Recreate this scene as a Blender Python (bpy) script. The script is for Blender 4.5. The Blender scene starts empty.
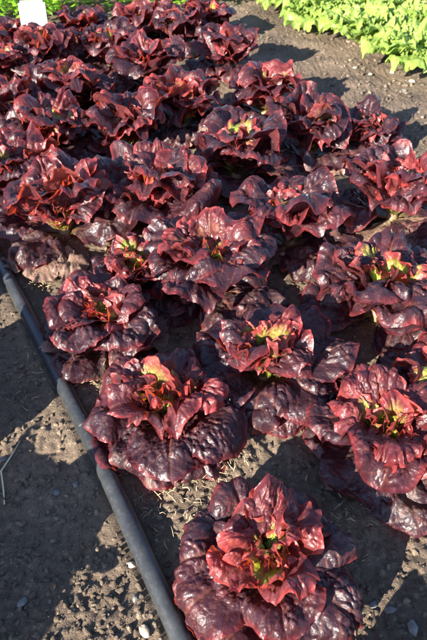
import bpy, math
import numpy as np

S = bpy.context.scene
COL = S.collection
R = math.radians

# ------------------------------------------------------------------ camera
CAM_H, PITCH = 1.2, 39.9
cd = bpy.data.cameras.new('camera')
cam = bpy.data.objects.new('camera', cd)
COL.objects.link(cam)
cam.location = (0, 0, CAM_H)
cam.rotation_euler = (R(90 - PITCH), 0, 0)
cd.sensor_fit = 'VERTICAL'
cd.sensor_height = 36.0
cd.sensor_width = 24.0
cd.lens = 35.0
cd.clip_start = 0.02
cd.clip_end = 3000
cd.dof.use_dof = True
cd.dof.focus_distance = 1.35
cd.dof.aperture_fstop = 11
S.camera = cam

# ------------------------------------------------------------------ light
SHADOW_AZ = 50.0       # ground direction in which shadows fall, from +X towards +Y
SUN_EL = 22.0
w = bpy.data.worlds.new('World')
S.world = w
w.use_nodes = True
wn = w.node_tree
sky = wn.nodes.new('ShaderNodeTexSky')
sky.sky_type = 'NISHITA'
sky.sun_disc = False
sky.sun_elevation = R(SUN_EL)
sky.sun_rotation = R(90 - (SHADOW_AZ + 180))
sky.air_density = 0.55
sky.dust_density = 0.2
bg = wn.nodes['Background']
bg.inputs['Strength'].default_value = 0.12
wn.links.new(sky.outputs[0], bg.inputs[0])
sd = bpy.data.lights.new('sun', 'SUN')
sd.energy = 5.0
sd.angle = R(0.5)
sd.color = (1.0, 0.93, 0.82)
sun = bpy.data.objects.new('sun', sd)
COL.objects.link(sun)
sun.location = (-3, -3, 4)
sun.rotation_euler = (R(90 - SUN_EL), 0, R(SHADOW_AZ - 90))
S.view_settings.view_transform = 'Standard'
S.view_settings.look = 'None'
S.view_settings.exposure = 2.2
S.view_settings.gamma = 1.0
S.view_settings.use_curve_mapping = False
S.cycles.max_bounces = 8
S.cycles.transparent_max_bounces = 4

# ------------------------------------------------------------------ helpers
F_PX = 35.0 / 36.0 * 640
_c, _s = math.cos(R(PITCH)), math.sin(R(PITCH))


def at(px, py, z=0.0):
    """Ground point seen at a pixel of the photograph (used to measure places)."""
    x, y = px - 213.5, 320 - py
    d = (x, F_PX * _c + y * _s, -F_PX * _s + y * _c)
    t = (z - CAM_H) / d[2]
    return (d[0] * t, d[1] * t)


def _hash(ix, iy, iz):
    h = (ix.astype(np.int64) * 374761393 + iy.astype(np.int64) * 668265263 + iz.astype(np.int64) * 2147483647)
    h = (h ^ (h >> 13)) * 1274126177
    h &= 0xffffffff
    h = (h ^ (h >> 16)) & 0xffffff
    return h / float(0xffffff) * 2 - 1


def noise(x, y, z=0.0):
    x, y, z = np.broadcast_arrays(np.asarray(x, float), np.asarray(y, float), np.asarray(z, float))
    ix, iy, iz = np.floor(x), np.floor(y), np.floor(z)
    fx, fy, fz = x - ix, y - iy, z - iz
    fx, fy, fz = [f * f * f * (f * (f * 6 - 15) + 10) for f in (fx, fy, fz)]
    r = 0
    for dx in (0, 1):
        for dy in (0, 1):
            for dz in (0, 1):
                wgt = (fx if dx else 1 - fx) * (fy if dy else 1 - fy) * (fz if dz else 1 - fz)
                r = r + wgt * _hash(ix + dx, iy + dy, iz + dz)
    return r


def noise2(x, y, seed=0):
    ix, iy = np.floor(x), np.floor(y)
    fx, fy = x - ix, y - iy
    fx, fy = [f * f * f * (f * (f * 6 - 15) + 10) for f in (fx, fy)]
    z = np.full_like(ix, seed)
    return ((1 - fx) * (1 - fy) * _hash(ix, iy, z) + fx * (1 - fy) * _hash(ix + 1, iy, z)
            + (1 - fx) * fy * _hash(ix, iy + 1, z) + fx * fy * _hash(ix + 1, iy + 1, z))


def worley(x, y, seed):
    ix, iy = np.floor(x), np.floor(y)
    f1 = np.full(x.shape, 9.0)
    f2 = np.full(x.shape, 9.0)
    for dx in (-1, 0, 1):
        for dy in (-1, 0, 1):
            cx, cy = ix + dx, iy + dy
            z = np.full_like(ix, seed)
            px = cx + 0.5 + 0.5 * _hash(cx, cy, z)
            py = cy + 0.5 + 0.5 * _hash(cx, cy, z + 57)
            d = np.hypot(px - x, py - y)
            f2 = np.minimum(f2, np.maximum(f1, d))
            f1 = np.minimum(f1, d)
    return f1, f2


def sst(a, b, x):
    t = np.clip((x - a) / (b - a), 0, 1)
    return t * t * (3 - 2 * t)


def mesh_obj(name, verts, faces, mat, parent=None, attr=None, smooth=True, sizes=None):
    """faces: (n,k) int array, or flat loops with sizes."""
    me = bpy.data.meshes.new(name)
    verts = np.ascontiguousarray(verts, dtype=np.float32)
    faces = np.asarray(faces, dtype=np.int32)
    if sizes is None:
        sizes = np.full(len(faces), faces.shape[1], dtype=np.int32)
    flat = faces.ravel()
    me.vertices.add(len(verts))
    me.vertices.foreach_set('co', verts.ravel())
    me.loops.add(len(flat))
    me.loops.foreach_set('vertex_index', flat)
    me.polygons.add(len(sizes))
    starts = np.concatenate(([0], np.cumsum(sizes)[:-1])).astype(np.int32)
    me.polygons.foreach_set('loop_start', starts)
    me.polygons.foreach_set('loop_total', sizes.astype(np.int32))
    if smooth:
        me.polygons.foreach_set('use_smooth', np.ones(len(sizes), dtype=bool))
    if attr is not None:
        for an, av in attr.items():
            a = me.attributes.new(an, 'FLOAT_COLOR', 'POINT')
            a.data.foreach_set('color', np.ascontiguousarray(av, dtype=np.float32).ravel())
    me.update(calc_edges=True)
    me.validate()
    me.materials.append(mat)
    o = bpy.data.objects.new(name, me)
    COL.objects.link(o)
    if parent:
        o.parent = parent
    return o


def empty(name, loc, rz=0.0):
    o = bpy.data.objects.new(name, None)
    o.empty_display_size = 0.05
    COL.objects.link(o)
    o.location = loc
    o.rotation_euler = (0, 0, rz)
    return o


def tag(o, label=None, cat=None, group=None, kind=None):
    for k, v in (('label', label), ('category', cat), ('group', group), ('kind', kind)):
        if v:
            o[k] = v
    return o


def grid_faces(nu, nv):
    i = np.arange(nu * nv).reshape(nv, nu)
    return np.stack([i[:-1, :-1], i[:-1, 1:], i[1:, 1:], i[1:, :-1]], -1).reshape(-1, 4)


# ------------------------------------------------------------------ materials
class NT:
    def __init__(s, name):
        s.m = bpy.data.materials.new(name)
        s.m.use_nodes = True
        s.t = s.m.node_tree
        s.t.nodes.clear()
        s.out = s.n('ShaderNodeOutputMaterial')

    def n(s, typ, **kw):
        nd = s.t.nodes.new(typ)
        for k, v in kw.items():
            if k.startswith('i_'):
                nd.inputs[k[2:]].default_value = v
            else:
                setattr(nd, k, v)
        return nd

    def l(s, a, b):
        s.t.links.new(a, b)

    def setin(s, sock, v):
        if hasattr(v, 'is_output') or isinstance(v, bpy.types.NodeSocket):
            s.l(v, sock)
        else:
            sock.default_value = v

    def mix(s, fac, a, b):
        nd = s.n('ShaderNodeMix', data_type='RGBA')
        s.setin(nd.inputs[0], fac)
        for sock, v in ((nd.inputs[6], a), (nd.inputs[7], b)):
            if isinstance(v, tuple) and len(v) == 3:
                v = (*v, 1)
            s.setin(sock, v)
        return nd.outputs[2]

    def math(s, op, a, b=0.0, clamp=False):
        nd = s.n('ShaderNodeMath', operation=op, use_clamp=clamp)
        s.setin(nd.inputs[0], a)
        s.setin(nd.inputs[1], b)
        return nd.outputs[0]

    def ramp(s, fac, lo, hi, a=0.0, b=1.0):
        nd = s.n('ShaderNodeMapRange', interpolation_type='SMOOTHSTEP')
        s.l(fac, nd.inputs[0])
        nd.inputs[1].default_value = lo
        s.setin(nd.inputs[2], hi)
        nd.inputs[3].default_value = a
        nd.inputs[4].default_value = b
        return nd.outputs[0]

    def noise(s, vec, scale, detail=3.0, rough=0.55):
        nd = s.n('ShaderNodeTexNoise')
        nd.inputs['Scale'].default_value = scale
        nd.inputs['Detail'].default_value = detail
        nd.inputs['Roughness'].default_value = rough
        s.l(vec, nd.inputs['Vector'])
        return nd.outputs['Fac']


def leaf_material(name, dark, red, green, pale, under, t_dark, t_red, t_green, rough, trans, spec=0.5, coat=0.0,
                  green_lo=0.0, edge_amt=1.0, young=None, vein=(0.30, 0.10, 0.06), crinkle=95.0):
    """Pigment: attribute 'leaf' = (along, margin, youth, random)."""
    young = young or red
    k = NT(name)
    at_ = k.n('ShaderNodeAttribute', attribute_name='leaf')
    sep = k.n('ShaderNodeSeparateColor')
    k.l(at_.outputs['Color'], sep.inputs[0])
    along, margin, youth = sep.outputs
    rnd = at_.outputs['Alpha']
    tc = k.n('ShaderNodeTexCoord').outputs['Object']
    n1 = k.noise(tc, 22, 3)
    n2 = k.noise(tc, 90, 2)
    n3 = k.noise(tc, 320, 2)
    # redness: margins, youth, blotches
    r = k.math('MULTIPLY', k.math('MULTIPLY', k.ramp(margin, 0.84, 1.02), k.ramp(n1, 0.35, 0.6, 0.25, 1.0)), edge_amt)
    r = k.math('ADD', r, k.ramp(n1, 0.50, 0.74, 0, 0.30))
    r = k.math('ADD', r, k.math('MULTIPLY', youth, 0.75))
    r = k.math('ADD', r, k.math('MULTIPLY', k.math('SUBTRACT', rnd, 0.58), 0.5), True)
    # green: near the base and in the young leaves
    g = k.ramp(along, 0.04, k.math('ADD', 0.32, k.math('MULTIPLY', youth, 0.36)), 1.0, 0.0)
    g = k.math('MULTIPLY', g, k.math('ADD', k.math('MULTIPLY', youth, 1.1), 0.42))
    g = k.math('ADD', g, k.math('MULTIPLY', k.ramp(n1, 0.55, 0.75), k.math('MULTIPLY', youth, 0.3)))
    g = k.math('ADD', g, k.math('MULTIPLY', k.math('SUBTRACT', n2, 0.5), 0.35))
    g = k.math('ADD', g, k.math('MULTIPLY', k.math('MULTIPLY', k.ramp(youth, 0.40, 0.78), k.ramp(margin, 0.55, 1.0, 1.0, 0.15)), k.ramp(n2, 0.35, 0.62, 1.15, 0.6)))
    g = k.math('ADD', g, green_lo, True)
    g = k.ramp(g, 0.12, 0.95)
    gcol = k.mix(k.ramp(n1, 0.35, 0.65), green, pale)
    c = k.mix(r, dark, k.mix(youth, red, young))
    c = k.mix(g, c, gcol)
    c = k.mix(k.ramp(n3, 0.35, 0.7, 0.0, 0.22), c, k.mix(0.5, c, red))
    at2 = k.n('ShaderNodeAttribute', attribute_name='vein')
    sep2 = k.n('ShaderNodeSeparateColor')
    k.l(at2.outputs['Color'], sep2.inputs[0])
    c = k.mix(k.math('MULTIPLY', sep2.outputs[0], 0.8), c, vein)
    c = k.mix(k.math('MULTIPLY', sep2.outputs[1], 0.40), c, vein)
    c = k.mix(k.ramp(at2.outputs['Alpha'], 0.55, 0.95, 0, 0.35), c, dark)
    spl = k.math('ADD', k.ramp(n3, 0.60, 0.70), k.ramp(n1, 0.48, 0.70, 0, 0.7), True)
    c = k.mix(k.math('MULTIPLY', spl, k.math('MULTIPLY', sep2.outputs[2], 0.7)), c, (0.17, 0.125, 0.095))
    geo = k.n('ShaderNodeNewGeometry')
    cu = k.mix(k.math('MULTIPLY', geo.outputs['Backfacing'], 0.75), c, k.mix(g, under, gcol))
    tcol = k.mix(g, k.mix(r, t_dark, t_red), t_green)
    bs = k.n('ShaderNodeBsdfPrincipled')
    k.l(cu, bs.inputs['Base Color'])
    k.l(k.math('ADD', k.ramp(n2, 0.3, 0.7, -0.05, 0.08), k.ramp(n1, 0.35, 0.65, rough - 0.06, rough + 0.12)), bs.inputs['Roughness'])
    bs.inputs['Specular IOR Level'].default_value = spec
    bs.inputs['Coat Weight'].default_value = coat
    bs.inputs['Coat Roughness'].default_value = 0.22
    bmp = k.n('ShaderNodeBump')
    bmp.inputs['Strength'].default_value = 0.42
    bmp.inputs['Distance'].default_value = 0.006
    wob = k.n('ShaderNodeVectorMath', operation='MULTIPLY_ADD')
    nz = k.n('ShaderNodeTexNoise')
    nz.inputs['Scale'].default_value = 45
    k.l(tc, nz.inputs['Vector'])
    k.l(nz.outputs['Color'], wob.inputs[0])
    wob.inputs[1].default_value = (0.016, 0.016, 0.016)
    k.l(tc, wob.inputs[2])
    vor = k.n('ShaderNodeTexVoronoi', feature='F1')
    vor.inputs['Scale'].default_value = crinkle
    k.l(wob.outputs[0], vor.inputs['Vector'])
    cr_ = k.math('MULTIPLY', k.math('SUBTRACT', 1.0, vor.outputs['Distance']), k.ramp(n1, 0.40, 0.62, 0.15, 1.1))
    k.l(k.math('ADD', k.math('ADD', k.math('MULTIPLY', n2, 0.6), k.math('MULTIPLY', n3, 0.2)), cr_), bmp.inputs['Height'])
    k.l(bmp.outputs[0], bs.inputs['Normal'])
    tr = k.n('ShaderNodeBsdfTranslucent')
    k.l(tcol, tr.inputs['Color'])
    k.l(bmp.outputs[0], tr.inputs['Normal'])
    mx = k.n('ShaderNodeMixShader')
    mx.inputs[0].default_value = trans
    k.l(bs.outputs[0], mx.inputs[1])
    k.l(tr.outputs[0], mx.inputs[2])
    k.l(mx.outputs[0], k.out.inputs[0])
    return k.m


M_RED = leaf_material('red_lettuce_leaf', (0.028, 0.0120, 0.0175), (0.150, 0.020, 0.0225), (0.17, 0.28, 0.025), (0.38, 0.42, 0.08),
                      (0.10, 0.024, 0.026), (0.13, 0.010, 0.012), (0.92, 0.11, 0.035), (0.52, 0.62, 0.05), 0.39, 0.35, 0.52, 0.0, young=(0.43, 0.062, 0.056))
M_GREEN = leaf_material('green_lettuce_leaf', (0.19, 0.29, 0.05), (0.27, 0.36, 0.07), (0.35, 0.42, 0.12), (0.48, 0.52, 0.22),
                        (0.24, 0.34, 0.09), (0.36, 0.52, 0.07), (0.45, 0.6, 0.10), (0.5, 0.62, 0.15), 0.45, 0.35, 0.35, 0.0, vein=(0.6, 0.66, 0.35))
M_HERB = leaf_material('herb_leaf', (0.14, 0.32, 0.02), (0.26, 0.46, 0.03), (0.26, 0.44, 0.04), (0.36, 0.50, 0.08),
                       (0.2, 0.36, 0.05), (0.35, 0.6, 0.03), (0.5, 0.75, 0.05), (0.5, 0.7, 0.08), 0.45, 0.35, 0.35, 0.0, vein=(0.4, 0.5, 0.15))
M_DEAD = leaf_material('withered_leaf', (0.13, 0.075, 0.055), (0.22, 0.14, 0.10), (0.24, 0.18, 0.11), (0.34, 0.27, 0.19),
                       (0.2, 0.13, 0.09), (0.3, 0.12, 0.05), (0.4, 0.2, 0.08), (0.4, 0.3, 0.1), 0.45, 0.12, 0.35, 0.0, vein=(0.36, 0.28, 0.18))


def soil_material(name, clod=False):
    k = NT(name)
    tc = k.n('ShaderNodeTexCoord').outputs['Object']
    a = k.noise(tc, 3.0, 4)
    b = k.noise(tc, 60, 5, 0.65)
    c_ = k.noise(tc, 260, 4, 0.7)
    col = k.mix(k.ramp(a, 0.35, 0.68), (0.105, 0.078, 0.056), (0.19, 0.140, 0.098))
    col = k.mix(k.ramp(b, 0.52, 0.75, 0, 0.7), col, (0.36, 0.28, 0.19))
    col = k.mix(k.ramp(c_, 0.58, 0.34, 0, 0.6), col, (0.075, 0.054, 0.038))
    if clod:
        at_ = k.n('ShaderNodeAttribute', attribute_name='tint')
        sep = k.n('ShaderNodeSeparateColor')
        k.l(at_.outputs['Color'], sep.inputs[0])
        col = k.mix(k.ramp(sep.outputs[0], 0.6, 1.0, 0, 0.5), col, (0.30, 0.235, 0.165))
        col = k.mix(k.ramp(sep.outputs[1], 0.6, 1.0, 0, 0.8), col, (0.10, 0.08, 0.065))
    bs = k.n('ShaderNodeBsdfPrincipled')
    k.l(col, bs.inputs['Base Color'])
    bs.inputs['Roughness'].default_value = 0.95
    bs.inputs['Specular IOR Level'].default_value = 0.15
    bmp = k.n('ShaderNodeBump')
    bmp.inputs['Strength'].default_value = 0.9
    bmp.inputs['Distance'].default_value = 0.008
    h = k.math('ADD', k.math('MULTIPLY', b, 1.0), k.math('MULTIPLY', c_, 0.6))
    k.l(h, bmp.inputs['Height'])
    k.l(bmp.outputs[0], bs.inputs['Normal'])
    k.l(bs.outputs[0], k.out.inputs[0])
    return k.m


M_SOIL = soil_material('garden_soil')
M_CLOD = soil_material('soil_clod', True)


def plain_material(name, col, col2, scale, rough, spec=0.4, bump=0.3, dist=0.002):
    k = NT(name)
    tc = k.n('ShaderNodeTexCoord').outputs['Object']
    a = k.noise(tc, scale, 4)
    b = k.noise(tc, scale * 6, 3)
    bs = k.n('ShaderNodeBsdfPrincipled')
    k.l(k.mix(k.ramp(a, 0.38, 0.66), col, col2), bs.inputs['Base Color'])
    k.l(k.ramp(b, 0.3, 0.7, rough - 0.06, rough + 0.1), bs.inputs['Roughness'])
    bs.inputs['Specular IOR Level'].default_value = spec
    bmp = k.n('ShaderNodeBump')
    bmp.inputs['Strength'].default_value = bump
    bmp.inputs['Distance'].default_value = dist
    k.l(b, bmp.inputs['Height'])
    k.l(bmp.outputs[0], bs.inputs['Normal'])
    k.l(bs.outputs[0], k.out.inputs[0])
    return k.m


M_STRAW = plain_material('dry_straw', (0.30, 0.225, 0.13), (0.44, 0.35, 0.22), 30, 0.8)
M_STALK = plain_material('dry_stalk', (0.50, 0.46, 0.26), (0.58, 0.52, 0.34), 30, 0.6)
M_STONE = plain_material('grey_stone', (0.11, 0.105, 0.10), (0.18, 0.17, 0.155), 60, 0.8, 0.3, 0.5)
M_PALE = plain_material('pale_stone', (0.27, 0.22, 0.165), (0.37, 0.31, 0.24), 60, 0.8, 0.3, 0.5)
M_CARD = plain_material('white_plastic', (0.40, 0.38, 0.35), (0.55, 0.54, 0.51), 12, 0.4, 0.4, 0.05)
M_INK = plain_material('faded_ink', (0.35, 0.38, 0.52), (0.45, 0.47, 0.6), 30, 0.7)
M_STEM = plain_material('lettuce_stem', (0.17, 0.14, 0.06), (0.22, 0.09, 0.06), 60, 0.5)


def pipe_material():
    k = NT('black_polyethylene')
    tc = k.n('ShaderNodeTexCoord').outputs['Object']
    a = k.noise(tc, 14, 4)
    b = k.noise(tc, 120, 5, 0.7)
    d = k.noise(tc, 40, 3)
    bs = k.n('ShaderNodeBsdfPrincipled')
    col = k.mix(k.ramp(a, 0.4, 0.7), (0.018, 0.020, 0.022), (0.032, 0.034, 0.036))
    col = k.mix(k.ramp(b, 0.45, 0.85, 0, 0.16), col, (0.20, 0.175, 0.15))
    col = k.mix(k.ramp(d, 0.70, 0.78, 0, 0.4), col, (0.26, 0.24, 0.21))
    k.l(col, bs.inputs['Base Color'])
    k.l(k.ramp(b, 0.3, 0.7, 0.34, 0.42), bs.inputs['Roughness'])
    bs.inputs['Specular IOR Level'].default_value = 0.5
    bmp = k.n('ShaderNodeBump')
    bmp.inputs['Strength'].default_value = 0.07
    bmp.inputs['Distance'].default_value = 0.002
    k.l(k.math('ADD', b, d), bmp.inputs['Height'])
    k.l(bmp.outputs[0], bs.inputs['Normal'])
    k.l(bs.outputs[0], k.out.inputs[0])
    return k.m


M_PIPE = pipe_material()

# ------------------------------------------------------------------ ground
PIPE_PX = [(-60, 150), (-22, 220), (2, 266), (26, 312), (56, 370), (91, 440), (121, 504), (151, 572), (181, 636), (215, 715), (255, 820)]
PIPE_R = 0.021
PIPE = np.array([at(px, py, PIPE_R * 0.9) for px, py in PIPE_PX])


def pipe_dist(x, y):
    d = np.full(np.shape(x), 9.0)
    for a, b in zip(PIPE[:-1], PIPE[1:]):
        ab = b - a
        t = np.clip(((x - a[0]) * ab[0] + (y - a[1]) * ab[1]) / (ab @ ab), 0, 1)
        d = np.minimum(d, np.hypot(x - a[0] - t * ab[0], y - a[1] - t * ab[1]))
    return d


def soil_h(x, y):
    x, y = np.asarray(x, float), np.asarray(y, float)
    near = np.exp(-(np.hypot(x, y - 1.5) / 6.0) ** 2)
    h = 0.014 * noise2(x * 4, y * 4, 1) + 0.008 * noise2(x * 11, y * 11, 2)
    h = h + 0.0075 * np.abs(noise2(x * 38, y * 38, 3)) + 0.0045 * noise2(x * 85, y * 85, 4)
    h = h * (0.25 + 0.75 * near)
    flat = sst(0.02, 0.12, pipe_dist(x, y))
    h = h * (0.25 + 0.75 * flat) + 0.006 * np.exp(-((pipe_dist(x, y) - 0.035) / 0.018) ** 2)
    return h


def spaced(lo, hi, fine_lo, fine_hi, step, grow):
    mid = list(np.arange(fine_lo, fine_hi, step))
    a, s = [], step
    p = fine_lo
    while p > lo:
        s *= grow if abs(p) < 6 else 1.05
        p -= s
        a.append(p)
    b, s, p = [], step, mid[-1]
    while p < hi:
        s *= grow if abs(p) < 6 else 1.05
        p += s
        b.append(p)
    return np.array(a[::-1] + mid + b)


gx = spaced(-900, 900, -0.85, 0.85, 0.0045, 1.014)
gy = spaced(-900, 1500, 0.35, 1.75, 0.0045, 1.007)
GX, GY = np.meshgrid(gx, gy)
gz = soil_h(GX, GY)
soil = mesh_obj('soil', np.stack([GX, GY, gz], -1).reshape(-1, 3), grid_faces(len(gx), len(gy)), M_SOIL)
tag(soil, 'dry crumbly brown garden soil between the lettuce beds', 'ground', None, 'structure')

rng = np.random.default_rng(7)


def ico(sub):
    import bmesh
    bm = bmesh.new()
    bmesh.ops.create_icosphere(bm, subdivisions=sub, radius=1)
    v = np.array([q.co[:] for q in bm.verts])
    f = np.array([[q.index for q in p.verts] for p in bm.faces])
    bm.free()
    return v, f


ICO1, ICO2, ICO3 = ico(1), ico(2), ico(3)


def lump(base, seed, amt, freq=1.4):
    v, f = base
    o = seed * 13.7
    d = noise(v[:, 0] * freq + o, v[:, 1] * freq, v[:, 2] * freq) * amt + noise(v[:, 0] * 3.1 + o, v[:, 1] * 3.1, v[:, 2] * 3.1) * amt * 0.45
    return v * (1 + d)[:, None]


def chip(v, seed, n=9, lo=0.55, hi=0.9):
    rg = np.random.default_rng(seed)
    for _ in range(n):
        d = rg.normal(size=3)
        d /= np.linalg.norm(d)
        k = rg.uniform(lo, hi)
        v = v - np.maximum(0, v @ d - k)[:, None] * d
    return v


def rot(ax, ay, az):
    cx, sx, cy, sy, cz, sz = math.cos(ax), math.sin(ax), math.cos(ay), math.sin(ay), math.cos(az), math.sin(az)
    return (np.array([[cz, -sz, 0], [sz, cz, 0], [0, 0, 1]]) @ np.array([[cy, 0, sy], [0, 1, 0], [-sy, 0, cy]])
            @ np.array([[1, 0, 0], [0, cx, -sx], [0, sx, cx]]))


def scatter_clods(name, n, sampler, smin, smax, power, base, label):
    shapes = [chip(lump(base, i + 3, 0.5, 1.7), i) for i in range(12)]
    f = base[1]
    V, Fc, T = [], [], []
    pts = sampler(n)
    zs = soil_h(pts[:, 0], pts[:, 1])
    off = 0
    for i, (x, y) in enumerate(pts):
        s = smin + (smax - smin) * rng.random() ** power
        sc = s * np.array([1 + 0.5 * rng.random(), 1, 0.6 + 0.3 * rng.random()])
        m = rot(rng.normal() * 0.5, rng.normal() * 0.5, rng.random() * 6.28)
        v = (shapes[i % 12] * sc) @ m.T + np.array([x, y, zs[i] + s * 0.05])
        V.append(v)
        Fc.append(f + off)
        off += len(v)
        T.append(np.tile([rng.random(), rng.random(), 0, 1], (len(v), 1)))
    o = mesh_obj(name, np.concatenate(V), np.concatenate(Fc), M_CLOD, None, {'tint': np.concatenate(T)}, smooth=False)
    return tag(o, label, 'soil', None, 'stuff')


def near_pts(n):
    # visible foreground: bottom left path and bottom right, denser close to the pipe
    P = []
    while len(P) < n:
        px, py = rng.uniform(-60, 480), rng.uniform(250, 720)
        if px > 230 and rng.random() < 0.45:
            continue
        q = at(px, py, 0)
        if pipe_dist(np.array(q[0]), np.array(q[1])) < 0.03:
            continue
        P.append(q)
    return np.array(P)


def far_pts(n):
    P = []
    while len(P) < n:
        px, py = rng.uniform(195, 470), rng.uniform(-20, 190)
        if px < 205 + py * 1.1:
            continue
        P.append(at(px, py, 0))
    return np.array(P)


scatter_clods('soil_crumbs', 16000, near_pts, 0.0009, 0.0085, 6.0, ICO2, 'loose brown soil crumbs scattered beside the pipe and lettuces')
scatter_clods('path_crumbs', 2600, far_pts, 0.003, 0.015, 6.0, ICO2, 'loose soil clods on the bare path by the green lettuces')

# ------------------------------------------------------------------ leaves


def leaf_geo(rng, L, W, a0, bend, tip, cup0, cup1, ruffle, lobes, blister, nu, nv, youth, r0=0.01, z0=0.0, warp=0.012, az=0.0,
             roll=0.0, edge_curl=0.006, cell=0.024, narrow=0.30, notch=0.055, crease=0.0, dirt=0.0, tone=0.5):
    sd = rng.random() * 500
    s = np.linspace(-1, 1, nu)
    q = np.linspace(-1, 1, nv)
    Sg, Q = np.meshgrid(s, q)
    dx = Sg * np.sqrt(1 - Q * Q / 2)
    dy = Q * np.sqrt(1 - Sg * Sg / 2)
    rho = np.sqrt(dx * dx + dy * dy)
    ang = np.arctan2(dx, dy)
    k = 1 + notch * noise2(ang * 2.6 + sd, np.full_like(ang, 0.5 + sd)) * rho ** 2 + notch * 0.4 * noise2(ang * 8 + sd, np.full_like(ang, 7.5)) * rho ** 4
    dx, dy2 = dx * k, dy * k
    dy2 = np.maximum(dy2, -1.02)
    wprof = narrow + (1 - narrow) * sst(-1.0, 0.15, dy2)
    X = dx * wprof * W / 2
    tt = np.clip((dy2 + 1) / 2, 0, 1.1)
    Y = tt * L
    # midrib
    N = 80
    tm = np.linspace(0, 1.12, N)
    th = a0 - bend * tm ** 1.25 - tip * sst(0.6, 1.05, tm)
    dt = tm[1] - tm[0]
    mr = np.concatenate(([0], np.cumsum(np.cos((th[1:] + th[:-1]) / 2)) * dt * L))
    mz = np.concatenate(([0], np.cumsum(np.sin((th[1:] + th[:-1]) / 2)) * dt * L))
    r = np.interp(tt, tm, mr)
    z = np.interp(tt, tm, mz)
    tth = np.interp(tt, tm, th)
    # cup
    cup = cup0 * (1 - sst(0.15, 0.75, tt)) + cup1 * sst(0.15, 0.75, tt)
    cup = np.where(np.abs(cup) < 0.02, 0.02, cup)
    asym = 0.35 * noise2(np.full_like(tt, sd), tt * 1.5)
    cupS = cup * (1 + asym * np.sign(X))
    rad = (W / 2) / cupS
    phi = X / rad
    lat = rad * np.sin(phi)
    nor = rad * (1 - np.cos(phi))
    # displacement along the normal
    up = sst(0.10, 0.45, tt)
    m = rho ** 3 * up
    ruff = noise2(ang * lobes / 2.2 + sd, rho * 1.2 + sd) * 1.15 + 0.5 * noise2(ang * lobes + sd * 2, rho * 2 + sd)
    nor = nor + ruffle * m * ruff
    lat = lat + ruffle * 0.5 * m * noise2(ang * lobes / 2 + sd + 31, rho + sd)
    nor = nor + warp * up * noise2(X / 0.055 + sd, Y / 0.055 + sd, 3)
    n1 = noise2(X / 0.05 + sd, Y / 0.05, 5)
    n2 = noise2(X / 0.03 + sd, Y / 0.03, 9)
    wx = (X + 0.011 * n1) / cell
    wy = (Y - 0.55 * np.abs(X) + 0.010 * n2) / (cell * 1.15)
    f1, f2 = worley(wx, wy, int(sd))
    g1, g2 = worley(wx * 2.1, wy * 2.1, int(sd) + 7)
    bl = np.minimum(1.0, (f2 - f1) * 1.9 + 0.02) ** 0.6 + 0.45 * np.minimum(1.0, (g2 - g1) * 1.7 + 0.02) ** 0.6
    bl = bl * (0.30 + 0.9 * sst(-0.35, 0.45, noise2(X / 0.045 + sd, Y / 0.045 + 9, 11)))
    bl = bl * sst(0.0, 0.12, np.abs(X) / (W / 2) + 0.02)
    nor = nor + crease * np.abs(X) * up + blister * up * (1 - 0.55 * sst(0.75, 1.0, rho)) * bl
    nor = nor - (0.0022 * np.exp(-(X / 0.004) ** 2)) * up * (1 - tt * .6)
    nor = nor - edge_curl * sst(0.80, 1.0, rho) * up
    # assemble in the leaf's r-z plane
    ct, st = np.cos(tth), np.sin(tth)
    px = r0 + r - st * nor
    pz = z0 + z + ct * nor
    if roll:
        cr, sr = math.cos(roll), math.sin(roll)
        lat, pz2 = lat * cr - (pz - z0) * sr * 0.5, pz + lat * sr
        pz = pz2
    ca, sa = math.cos(az), math.sin(az)
    V = np.stack([px * ca - lat * sa, px * sa + lat * ca, pz], -1).reshape(-1, 3)
    A = np.stack([np.clip(tt, 0, 1), np.clip(rho, 0, 1), np.full_like(tt, youth), np.full_like(tt, 0.5 * rng.random() + 0.5 * tone)], -1).reshape(-1, 4)
    mid = np.exp(-(X / (0.0022 + 0.004 * (1 - tt))) ** 2) * (1 - 0.75 * tt)
    lv = np.abs(np.sin(math.pi * ((Y - 0.7 * np.abs(X)) / (cell * 1.7) + 0.35 * n1 + np.where(X > 0, 0.5, 0))))
    lat_v = (1 - sst(0.0, 0.22, lv)) * (1 - sst(0.7, 1, rho)) * sst(0.1, 0.3, tt)
    Bt = np.stack([np.clip(mid, 0, 1), lat_v, np.full_like(tt, dirt), 1 - np.clip(bl, 0, 1)], -1).reshape(-1, 4)
    return V, grid_faces(nu, nv)[:, ::-1], A, Bt


def lift(V, zmin):
    """Leaves rest on the soil: press anything lower up to it."""
    z = V[:, 2]
    V[:, 2] = np.where(z < zmin + 0.02, zmin + 0.02 * np.exp((z - zmin - 0.02) / 0.02) * 0.9 + 0.002, z)
    return V


def add_leaf(name, root, rng, mat, ground=0.004, **kw):
    V, Fc, A, Bt = leaf_geo(rng, **kw)
    V = lift(V, ground)
    if root.location.y < 2.3 and -1.0 < root.location.x < 0.4:      # leaves drape over the pipe instead of through it
        d = pipe_dist(V[:, 0] + root.location.x, V[:, 1] + root.location.y)
        top = np.where(d < PIPE_R * 1.5, PIPE_R * 0.95 + np.sqrt(np.maximum(0, (PIPE_R * 1.18) ** 2 - d ** 2)), 0) - root.location.z
        V[:, 2] = np.where(d < PIPE_R * 1.18, np.maximum(V[:, 2], top), V[:, 2])
    return mesh_obj(name, V, Fc, mat, root, {'leaf': A, 'vein': Bt})


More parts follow.
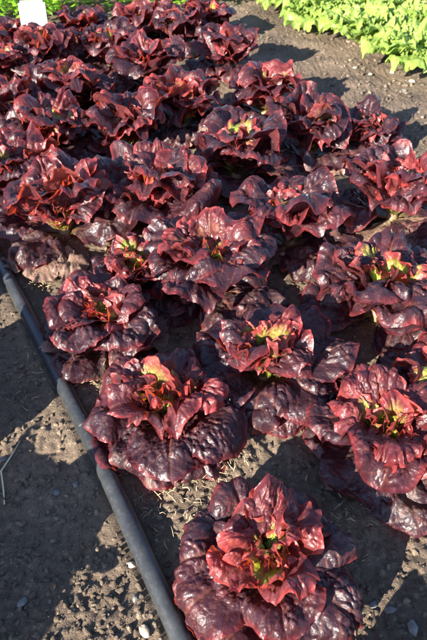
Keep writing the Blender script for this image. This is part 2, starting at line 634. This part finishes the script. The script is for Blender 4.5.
def stem(root, h, r):
    n = 10
    prof = [(0.8, -0.02), (1.0, 0.0), (0.95, h * 0.5), (0.75, h), (0.0, h + 0.006)]
    a = np.linspace(0, 2 * math.pi, n, endpoint=False)
    V = np.concatenate([np.stack([np.cos(a) * r * k, np.sin(a) * r * k, np.full(n, z)], -1) for k, z in prof])
    Fc = [[i * n + j, i * n + (j + 1) % n, (i + 1) * n + (j + 1) % n, (i + 1) * n + j] for i in range(len(prof) - 1) for j in range(n)]
    mesh_obj('stem', V, Fc, M_STEM, root)


def red_lettuce(x, y, size, seed, res, label, group, custom=None, mids=6, low=0, heart=1.0, dead=3, upright=0.0):
    rg = np.random.default_rng(seed)
    z = float(soil_h(x, y))
    root = empty('red_lettuce', (x, y, z))
    tag(root, label, 'lettuce', group)
    S_ = size
    U = rg.uniform
    nb = {3: 60, 2: 44, 1: 30}[res]
    stem(root, 0.03 * S_, 0.016 * S_)
    for i in range(dead if isinstance(dead, int) else len(dead)):
        a, reach = (U(0, 6.28), .02) if isinstance(dead, int) else (R(dead[i]), .085)
        add_leaf('withered_leaf', root, rg, M_DEAD, L=U(.12, .17) * S_, W=U(.09, .13) * S_, a0=U(.0, .25), bend=U(.3, .7), tip=U(0, .8),
                 cup0=.3, cup1=U(-.9, .5), ruffle=.018 * S_, lobes=6, blister=.003, nu=nb * 2 // 3, nv=nb * 2 // 3, youth=0.2, r0=reach, z0=.018,
                 az=a, warp=.02)
    ga = 2.39996
    tone = U(0, 1)
    low = low or (5 if res == 3 else 6)
    for i in range(low):      # lowest whorl, lying towards the soil
        a = a + ga if low > 4 else a + R(U(62, 84))
        ls = S_ * (0.92 if res == 3 else 0.86)
        add_leaf('lower_leaf', root, rg, M_RED, L=U(.185, .225) * ls, W=U(.15, .19) * ls, a0=U(.30, .55), bend=U(.5, .9), tip=U(.0, .7), cup0=.6, cup1=U(-.8, -.1),
                 ruffle=.018 * S_, lobes=U(3, 5), blister=.007 * S_, nu=nb * 5 // 6, nv=nb * 5 // 6, youth=0, r0=.012, z0=.014 * S_, az=a + U(-.3, .3), roll=U(-.2, .2),
                 edge_curl=U(.004, .014), cell=U(.02, .026) * S_, warp=.018 * S_, crease=U(-.2, .1), dirt=U(.4, 1), tone=tone * .5)
    a = U(0, 6.28)

    def outer(az, L, W, a0, bend, tip, cup1, ruf=1.0, youth=0.0, roll=0.0):
        add_leaf('outer_leaf', root, rg, M_RED, L=L * S_, W=W * S_, a0=a0, bend=bend, tip=tip, cup0=.75, cup1=cup1, ruffle=.019 * S_ * ruf,
                 lobes=U(3, 5.5), blister=U(.0045, .0092) * S_, nu=nb, nv=nb, youth=youth, r0=.012, z0=.022 * S_, az=az, roll=roll,
                 edge_curl=U(.002, .012), cell=U(.015, .021) * S_, warp=.018 * S_, crease=U(-.25, .25), tone=tone)

    if custom:
        for cst in custom:
            outer(R(cst[0]), *cst[1:])
    else:
        n = 7
        for i in range(n):
            a += ga
            f = i / n
            outer(a + U(-.3, .3), U(.165, .215), U(.15, .20), U(.60, .95) + upright + .2 * f, U(.75, 1.25), U(.0, .9), U(-1.0, .2), U(.6, 1.3), 0.0, U(-.35, .35))
    mids = mids + 2
    for i in range(mids):      # middle whorl, standing
        a += ga
        f = i / mids
        add_leaf('inner_leaf', root, rg, M_RED, L=U(.135, .195) * S_, W=U(.10, .15) * S_, a0=U(1.05, 1.3) + .1 * f + upright * .3, bend=U(.4, 1.1), tip=U(.1, 1.4),
                 cup0=.9, cup1=U(-.9, .6), ruffle=.020 * S_, lobes=U(3.5, 6), blister=U(.005, .0085) * S_, nu=nb, nv=nb, youth=U(.05, .55) * heart,
                 r0=.012, z0=.03 * S_, az=a + U(-.3, .3), roll=U(-.4, .4), edge_curl=U(.0, .014), cell=.017 * S_, warp=.018 * S_, crease=U(-.3, .3), tone=tone)
    nh = 14
    for i in range(nh):      # heart
        a += ga
        f = i / nh
        add_leaf('heart_leaf', root, rg, M_RED, L=(U(.125, .165) - .065 * f) * S_, W=(U(.085, .12) - .04 * f) * S_, a0=U(1.2, 1.45) + .12 * f,
                 bend=U(.2, 1.0) - .5 * f, tip=U(-.2, 1.5), cup0=1.1, cup1=U(-.5, 1.2), ruffle=.022 * S_, lobes=U(5, 9), blister=.006 * S_,
                 nu=nb * 3 // 4, nv=nb * 3 // 4, youth=min(1.0, U(.3, .75) * heart + .45 * f), r0=.008 + .006 * (1 - f), z0=.034 * S_, az=a + U(-.3, .3),
                 roll=U(-.4, .4), cell=.013 * S_, warp=.015 * S_, crease=U(-.3, .4), tone=tone)
    return root


def green_lettuce(x, y, size, seed, res, label, group):
    rg = np.random.default_rng(seed)
    root = empty('green_lettuce', (x, y, float(soil_h(x, y))))
    tag(root, label, 'lettuce', group)
    U = rg.uniform
    S_ = size
    nb = {2: 44, 1: 26}[res]
    stem(root, .03, .016)
    a = U(0, 6.28)
    for i in range(17):
        a += 2.39996
        f = i / 17
        add_leaf('outer_leaf' if i < 10 else 'heart_leaf', root, rg, M_GREEN, L=U(.20, .235) * S_ * (1 - .45 * f), W=U(.24, .29) * S_ * (1 - .45 * f),
                 a0=.62 + .75 * f + U(-.1, .1), bend=U(.5, .9) - .3 * f, tip=U(-.2, .5), cup0=.8, cup1=U(-.3, .3), ruffle=.024 * S_,
                 lobes=U(12, 18), blister=.014, nu=nb, nv=nb, youth=.05 + .5 * f, r0=.01, z0=.025, az=a, roll=U(-.15, .15), warp=.024, cell=.026, notch=.035,
                 narrow=.5)
    return root


# ------------------------------------------------------------------ the red lettuce bed
G = 'red lettuces of the front bed'
Z0 = 0.16     # height of a heart above the soil
LEAVES_NEAREST = [(62, .20, .21, .95, 1.5, 1.2, -.5), (8, .19, .19, .85, 1.2, .8, -.6), (115, .18, .16, .8, .8, .3, -.4), (150, .19, .18, .85, 1.1, .6, -.5),
                  (184, .20, .18, .8, 1.2, .8, -.7), (213, .22, .18, .55, 1.1, .6, -.5), (242, .22, .18, .45, .9, .5, -.4), (278, .18, .17, .9, 1.2, .6, -.4),
                  (322, .21, .19, .6, 1.1, .6, -.5), (345, .17, .15, .5, .9, .5, -.4)]
LEAVES_BROAD = [(275, .20, .19, .60, .9, .4, -.35, .7), (326, .215, .20, .62, .85, .3, -.25, .7), (184, .205, .19, .62, .9, .4, -.4, .8), (140, .20, .19, .75, .8, .3, -.3),
                (222, .20, .17, .35, .9, .5, -.5), (92, .18, .18, 1.05, 1.1, 1.0, -.5), (25, .18, .16, 1.0, 1.1, .8, -.4), (300, .20, .17, .4, .9, .4, -.3)]
LEAVES_ARCH = [(112, .20, .22, 1.15, 1.7, 1.5, -.3, .6), (45, .21, .20, .85, 1.0, .5, -.6), (4, .22, .16, .65, .6, .2, -.2, .6), (215, .19, .17, .7, 1.2, .7, -.6),
               (258, .18, .17, .7, 1.2, .6, -.6), (318, .20, .17, .55, .9, .4, -.4), (165, .19, .17, .75, 1.0, .5, -.5), (285, .18, .15, .35, .9, .5, -.5)]
PLANTS = [
    # heart pixel, size, res, seed, label, options
    (268, 540, 0.88, 3, 11, 'nearest red lettuce, dark glossy head with green heart at bottom centre of bed', dict(custom=LEAVES_NEAREST, mids=3, heart=1.0)),
    (166, 385, 0.92, 3, 12, 'big purple red lettuce with broad flat blistered leaves beside the black pipe', dict(custom=LEAVES_BROAD, mids=5, heart=.9)),
    (266, 341, 0.97, 3, 13, 'red lettuce with one arching leaf over a pale yellow heart', dict(low=7, custom=LEAVES_ARCH, mids=4, heart=.92)),
    (396, 410, 1.0, 3, 14, 'ruffled red lettuce at right edge just behind the nearest lettuce', dict(low=7)),
    (103, 308, 0.84, 3, 15, 'red lettuce with orange lit leaves touching the black pipe', {}),
    (211, 254, 0.97, 3, 16, 'dusky purple lettuce just left of the bare dark soil gap', {}),
    (385, 275, 1.0, 3, 17, 'red lettuce with yellow green heart at right edge, right of the dark soil gap', {}),
    (293, 212, 0.9, 3, 18, 'lettuce with pinkish orange heart just above the bare dark soil gap', {}),
    (398, 188, 0.95, 3, 19, 'bright pink red lettuce at right edge with yellow veins', {}),
    (60, 205, 0.92, 3, 20, 'purple lettuce with upright rounded leaves above withered leaf near the pipe', dict(dead=(232, 262, 285))),
    (158, 184, 1.12, 3, 21, 'dark lettuce with curled red rims in the middle of second row', {}),
    (12, 168, 0.95, 2, 22, 'purple lettuce cut by left edge of photo above the pipe end', {}),
    (237, 148, 0.95, 2, 23, 'lettuce with vivid red sunlit heart in the middle of the bed', {}),
    (312, 124, 0.95, 2, 24, 'lettuce with yellow green heart at bed rim beside the bare path', {}),
    (368, 128, 0.7, 2, 25, 'small reddish lettuce on the bed rim casting shadow on the path', {}),
    (128, 122, 0.95, 2, 26, 'purple lettuce behind the dark curled one, fourth from the pipe side', {}),
    (182, 102, 0.95, 2, 27, 'lettuce with pale pink heart near the centre of the upper bed', {}),
    (72, 86, 0.95, 2, 28, 'lettuce with small bright yellow heart in upper left of bed', {}),
    (48, 125, 0.9, 2, 29, 'dusky lettuce with one pointed leaf near the left edge', {}),
    (266, 88, 0.9, 2, 30, 'pinkish lettuce on bed rim, second one up from the yellow hearted rim plant', {}),
    (150, 62, 0.95, 2, 31, 'lettuce with tall dark leaf in the upper middle of bed', {}),
    (180, 24, 0.95, 2, 32, 'far lettuce with pale glaring sunlit leaf at top centre', {}),
    (106, 42, 0.95, 2, 33, 'far purple lettuce below the green herbs, left of the tall dark leaf', {}),
    (228, 50, 0.9, 2, 34, 'reddish lettuce on bed rim next to the long path shadow', {}),
    (45, 48, 0.95, 2, 35, 'red brown lettuce just below the white plant tag', {}),
    (2, 60, 0.95, 2, 36, 'dark red lettuce at left edge level with the white tag foot', {}),
    (0, 108, 0.95, 2, 37, 'purple lettuce at left edge below the red brown one', {}),
    (82, 27, 0.9, 1, 38, 'far lettuce right of the white plant tag', {}),
    (136, 21, 0.9, 1, 39, 'far purple lettuce at the bed end below the herbs', {}),
    (208, 17, 0.85, 1, 41, 'farthest rim lettuce at the top of the bare path', {}),
    (10, 36, 0.85, 1, 42, 'far lettuce left of the white plant tag', {}),
    (138, 264, 0.72, 3, 51, 'small lettuce with red pointed leaf between the pipe side plants', {}),
    (455, 372, 0.95, 2, 43, 'shaded lettuce mostly cut by right edge of photo', {}),
]
for i, (px, py, sz, res, seed, label, opt) in enumerate(PLANTS):
    x, y = at(px, py, Z0 * sz)
    far = sst(0.9, 1.9, y)
    red_lettuce(x, y, sz * (1.10 + 0.37 * far), seed, res, label, G, **{'upright': 0.06 + 0.34 * far, **opt})

# plants just outside the frame that throw the shade on the left path and the bottom right corner
NB = 'red lettuces of the neighbouring bed'
for i, (x, y, sz) in enumerate([(-0.715, 0.365, 1.15), (-0.79, 0.97, 1.05), (-1.0, 1.42, 1.1), (-1.24, 1.88, 1.1)]):
    red_lettuce(x, y, sz * 1.3, 60 + i, 1, 'red lettuce in the neighbouring bed left of the soil path', NB)
red_lettuce(0.21, 0.165, 1.35, 71, 1, 'red lettuce in front of the nearest one, below the frame', G, upright=.2)

# ------------------------------------------------------------------ green lettuces beyond the path
GL = 'green lettuces beyond the path'
GREENS = [
    (282, -8, 1.0, 'farthest pale green lettuce at top left of the green row'),
    (320, 9, 1.0, 'bright green frilly lettuce left in the green row beside the path'),
    (364, 29, 1.05, 'bright green frilly lettuce in the middle of the row beside the path'),
    (412, 49, 1.05, 'frilly green lettuce at right edge of photo next to the path stones'),
    (252, -26, 0.9, 'small green lettuce at the far end of the green row'),
    (338, -14, 1.0, 'green lettuce of the second row at the top edge'),
    (386, 4, 1.0, 'green lettuce of the second row behind the middle frilly one'),
    (432, 22, 1.0, 'green lettuce of the second row at the top right corner'),
]
for i, (px, py, sz, label) in enumerate(GREENS):
    x, y = at(px, py, 0.12)
    green_lettuce(x, y, sz * 1.42, 90 + i, 2, label, GL)

# ------------------------------------------------------------------ herbs past the end of the bed
def herbs():
    V, Fc, A = [], [], []
    off = 0
    rg = np.random.default_rng(5)
    for i in range(5200):
        while True:
            px, py = rg.uniform(-70, 262), rg.uniform(-60, 23)
            if py < (23 if px < 75 else 9 - max(0, px - 195) * 0.2):
                break
        x, y = at(px, py, 0.05)
        y += 0.05
        h = 0.04 + 0.24 * rg.random()
        v, f, a, _b = leaf_geo(rg, L=rg.uniform(.04, .085), W=rg.uniform(.03, .06), a0=rg.uniform(0, 1.3), bend=.6, tip=.3, cup0=.4, cup1=.3, ruffle=.006,
                           lobes=5, blister=.001, nu=5, nv=5, youth=rg.random() * .6, az=rg.uniform(0, 6.28), warp=.004)
        V.append(v + np.array([x, y, h]))
        Fc.append(f + off)
        A.append(a)
        off += len(v)
    o = mesh_obj('green_herbs', np.concatenate(V), np.concatenate(Fc), M_HERB, None, {'leaf': np.concatenate(A)})
    tag(o, 'dense low bright green herbs past the end of the red bed', 'herbs', None, 'stuff')


herbs()

# ------------------------------------------------------------------ irrigation pipe
def tube(pts, rad, nseg, closed_ends=True):
    pts = np.asarray(pts, float)
    n = len(pts)
    T = np.gradient(pts, axis=0)
    T /= np.linalg.norm(T, axis=1)[:, None]
    up = np.array([0, 0, 1.0])
    Bv = np.cross(T, up)
    bad = np.linalg.norm(Bv, axis=1) < 1e-4
    Bv[bad] = [1, 0, 0]
    Bv /= np.linalg.norm(Bv, axis=1)[:, None]
    Nv = np.cross(Bv, T)
    a = np.linspace(0, 2 * math.pi, nseg, endpoint=False)
    rad = np.broadcast_to(np.asarray(rad, float), (n,))
    V = (pts[:, None, :] + (np.cos(a)[None, :, None] * Bv[:, None, :] + np.sin(a)[None, :, None] * Nv[:, None, :]) * rad[:, None, None]).reshape(-1, 3)
    F_ = []
    for i in range(n - 1):
        for j in range(nseg):
            F_.append([i * nseg + j, i * nseg + (j + 1) % nseg, (i + 1) * nseg + (j + 1) % nseg, (i + 1) * nseg + j])
    flat = [k for f in F_ for k in f]
    sizes = [4] * len(F_)
    if closed_ends:
        flat += list(range(nseg))[::-1] + [(n - 1) * nseg + j for j in range(nseg)]
        sizes += [nseg, nseg]
    return V, flat, np.array(sizes)


seg = np.concatenate(([0], np.cumsum(np.linalg.norm(np.diff(PIPE, axis=0), axis=1))))
uu = np.linspace(0, seg[-1], 160)


def smooth_curve(u):
    x = np.interp(u, seg, PIPE[:, 0])
    y = np.interp(u, seg, PIPE[:, 1])
    return x, y


xs = np.mean([smooth_curve(np.clip(uu + d, 0, seg[-1]))[0] for d in np.linspace(-.09, .09, 9)], axis=0)
ys = np.mean([smooth_curve(np.clip(uu + d, 0, seg[-1]))[1] for d in np.linspace(-.09, .09, 9)], axis=0)
zs = PIPE_R * 0.93 + 0.003 * noise2(uu * 2.5, np.zeros_like(uu), 4)
V, Fl, Sz = tube(np.stack([xs, ys, zs], -1), PIPE_R * (1 + 0.02 * noise2(uu * 9, np.zeros_like(uu), 8)), 28)
po = mesh_obj('irrigation_pipe', V, Fl, M_PIPE, sizes=Sz)
tag(po, 'dusty black plastic irrigation pipe lying along the bed', 'pipe')

# ------------------------------------------------------------------ stones, straw, tag
STONES = [
    (131, 565, .013, 1, 'beige stone lying against the lower pipe'),
    (136, 599, .010, 0, 'grey white stone flake left of the pipe foot'),
    (145, 633, .015, 1, 'pale lumpy stone at the bottom edge by the pipe'),
    (75, 482, .011, 0, 'grey stone on the shaded path near the pipe'),
    (55, 490, .012, 0, 'long grey stone on the shaded path, left of another'),
    (22, 602, .012, 0, 'grey stone near bottom left corner'),
    (3, 458, .012, 0, 'round grey stone at the left edge beside the bent stalk'),
    (360, 619, .010, 1, 'smooth pale oval pebble right of the nearest lettuce'),
    (374, 602, .011, 0, 'small grey stone among the bottom right stones'),
    (391, 608, .013, 0, 'upright long grey stone in the bottom right corner'),
    (413, 626, .015, 0, 'largest flat grey stone in the bottom right corner'),
    (337, 637, .014, 1, 'beige stone at bottom edge below the nearest lettuce'),
    (245, 25, .017, 1, 'pale stone on the path between two lettuce shadows'),
    (354, 70, .016, 1, 'cream stone on the path nearest the rim lettuce shadow'),
    (370, 75, .015, 1, 'rounded pale stone in the middle of the path'),
    (405, 89, .017, 0, 'grey stone on the path by the right edge'),
    (392, 72, .019, 1, 'pale stone at the foot of the green lettuces'),
    (412, 80, .018, 1, 'pale stone at right edge under the green lettuce'),
]
for i, (px, py, s, pale, label) in enumerate(STONES):
    x, y = at(px, py, 0.006)
    v = chip(lump(ICO3, 40 + i, 0.22, 0.9), 70 + i, 8, .6, .95) * np.array([1.2, 0.8, 0.5]) * s * (0.8 if y < 1.5 else 1.0)
    v = v @ rot(rng.normal() * .15, rng.normal() * .15, rng.random() * 6.28).T
    o = mesh_obj('stone', v, ICO3[1], M_PALE if pale else M_STONE)
    o.location = (x, y, float(soil_h(x, y)) + s * 0.32)
    tag(o, label, 'stone', 'stones on the soil')

# bent dry stalk
pts = [at(4, 503), at(3, 488), at(2, 474), at(11, 459), at(21, 444)]
P3 = np.array([(x, y, float(soil_h(x, y)) + 0.006) for x, y in pts])
P3[2, 2] += .004
V, Fl, Sz = tube(P3, [.0016, .002, .0022, .0018, .0012], 8)
tag(mesh_obj('dry_stalk', V, Fl, M_STALK, sizes=Sz), 'bent pale dry stalk on the shaded path at the left edge', 'stalk')


def straw():
    rg = np.random.default_rng(9)
    spots = [(38, 372, .06, 60), (45, 400, .07, 40), (165, 475, .09, 110), (180, 510, .09, 90), (225, 470, .05, 50), (352, 528, .07, 40), (80, 385, .03, 40),
             (150, 455, .03, 50), (40, 285, .03, 50), (300, 500, .3, 30), (330, 90, .6, 90), (280, 40, .5, 60)]
    V, Fl, Sz, off = [], [], [], 0
    for px, py, sd_, n in spots:
        cx, cy = at(px, py)
        n = int(n * 0.6)
        for _ in range(n):
            x, y = cx + rg.normal() * sd_ * .6, cy + rg.normal() * sd_ * .6
            if pipe_dist(np.array(x), np.array(y)) < 0.028:
                continue
            L = rg.uniform(.006, .028)
            a = rg.uniform(0, 6.28)
            zb = float(soil_h(x, y)) + rg.uniform(.002, .014)
            bend = rg.normal() * .4
            p = [(x, y, zb), (x + L * .5 * math.cos(a), y + L * .5 * math.sin(a), zb + rg.uniform(0, .006)),
                 (x + L * .5 * (math.cos(a) + math.cos(a + bend)), y + L * .5 * (math.sin(a) + math.sin(a + bend)), zb + rg.uniform(-.003, .005))]
            v, f, s = tube(p, rg.uniform(.0003, .0011), 5)
            V.append(v)
            Fl += [k + off for k in f]
            Sz.append(s)
            off += len(v)
    o = mesh_obj('straw_litter', np.concatenate(V), Fl, M_STRAW, sizes=np.concatenate(Sz))
    tag(o, 'dry straw and root fibres littering the soil', 'straw', None, 'stuff')


straw()


def plant_tag():
    x, y = at(33, 14, 0.25)
    root = empty('plant_tag', (x, y, 0), R(8))
    tag(root, 'white plastic plant tag standing at the end of the bed', 'plant tag')
    import bmesh

    def box(name, sx, sy, sz, loc, mat, parent, bev=0.004, tilt=0.0):
        bm = bmesh.new()
        bmesh.ops.create_cube(bm, size=1)
        bmesh.ops.scale(bm, vec=(sx, sy, sz), verts=bm.verts)
        vert = [e for e in bm.edges if abs(e.verts[0].co.y - e.verts[1].co.y) > sy * .5]
        if bev:
            bmesh.ops.bevel(bm, geom=vert, offset=bev, segments=4, affect='EDGES')
        me = bpy.data.meshes.new(name)
        bm.to_mesh(me)
        bm.free()
        me.materials.append(mat)
        o = bpy.data.objects.new(name, me)
        COL.objects.link(o)
        o.parent = parent
        o.location = loc
        o.rotation_euler = (tilt, 0, 0)
        return o
    box('stake', .022, .006, .34, (0, .008, .12), M_CARD, root, .002)
    card = box('card', .15, .004, .14, (0, 0, .25), M_CARD, root, .012, R(-9))
    for wx_, wz_, wl_ in ((-.045, .03, .012), (-.02, .028, .02), (.012, .031, .024), (-.03, .005, .03)):
        box('faded_writing', wl_, .0012, .003, (wx_, -.0023, wz_), M_INK, card, 0)


plant_tag()
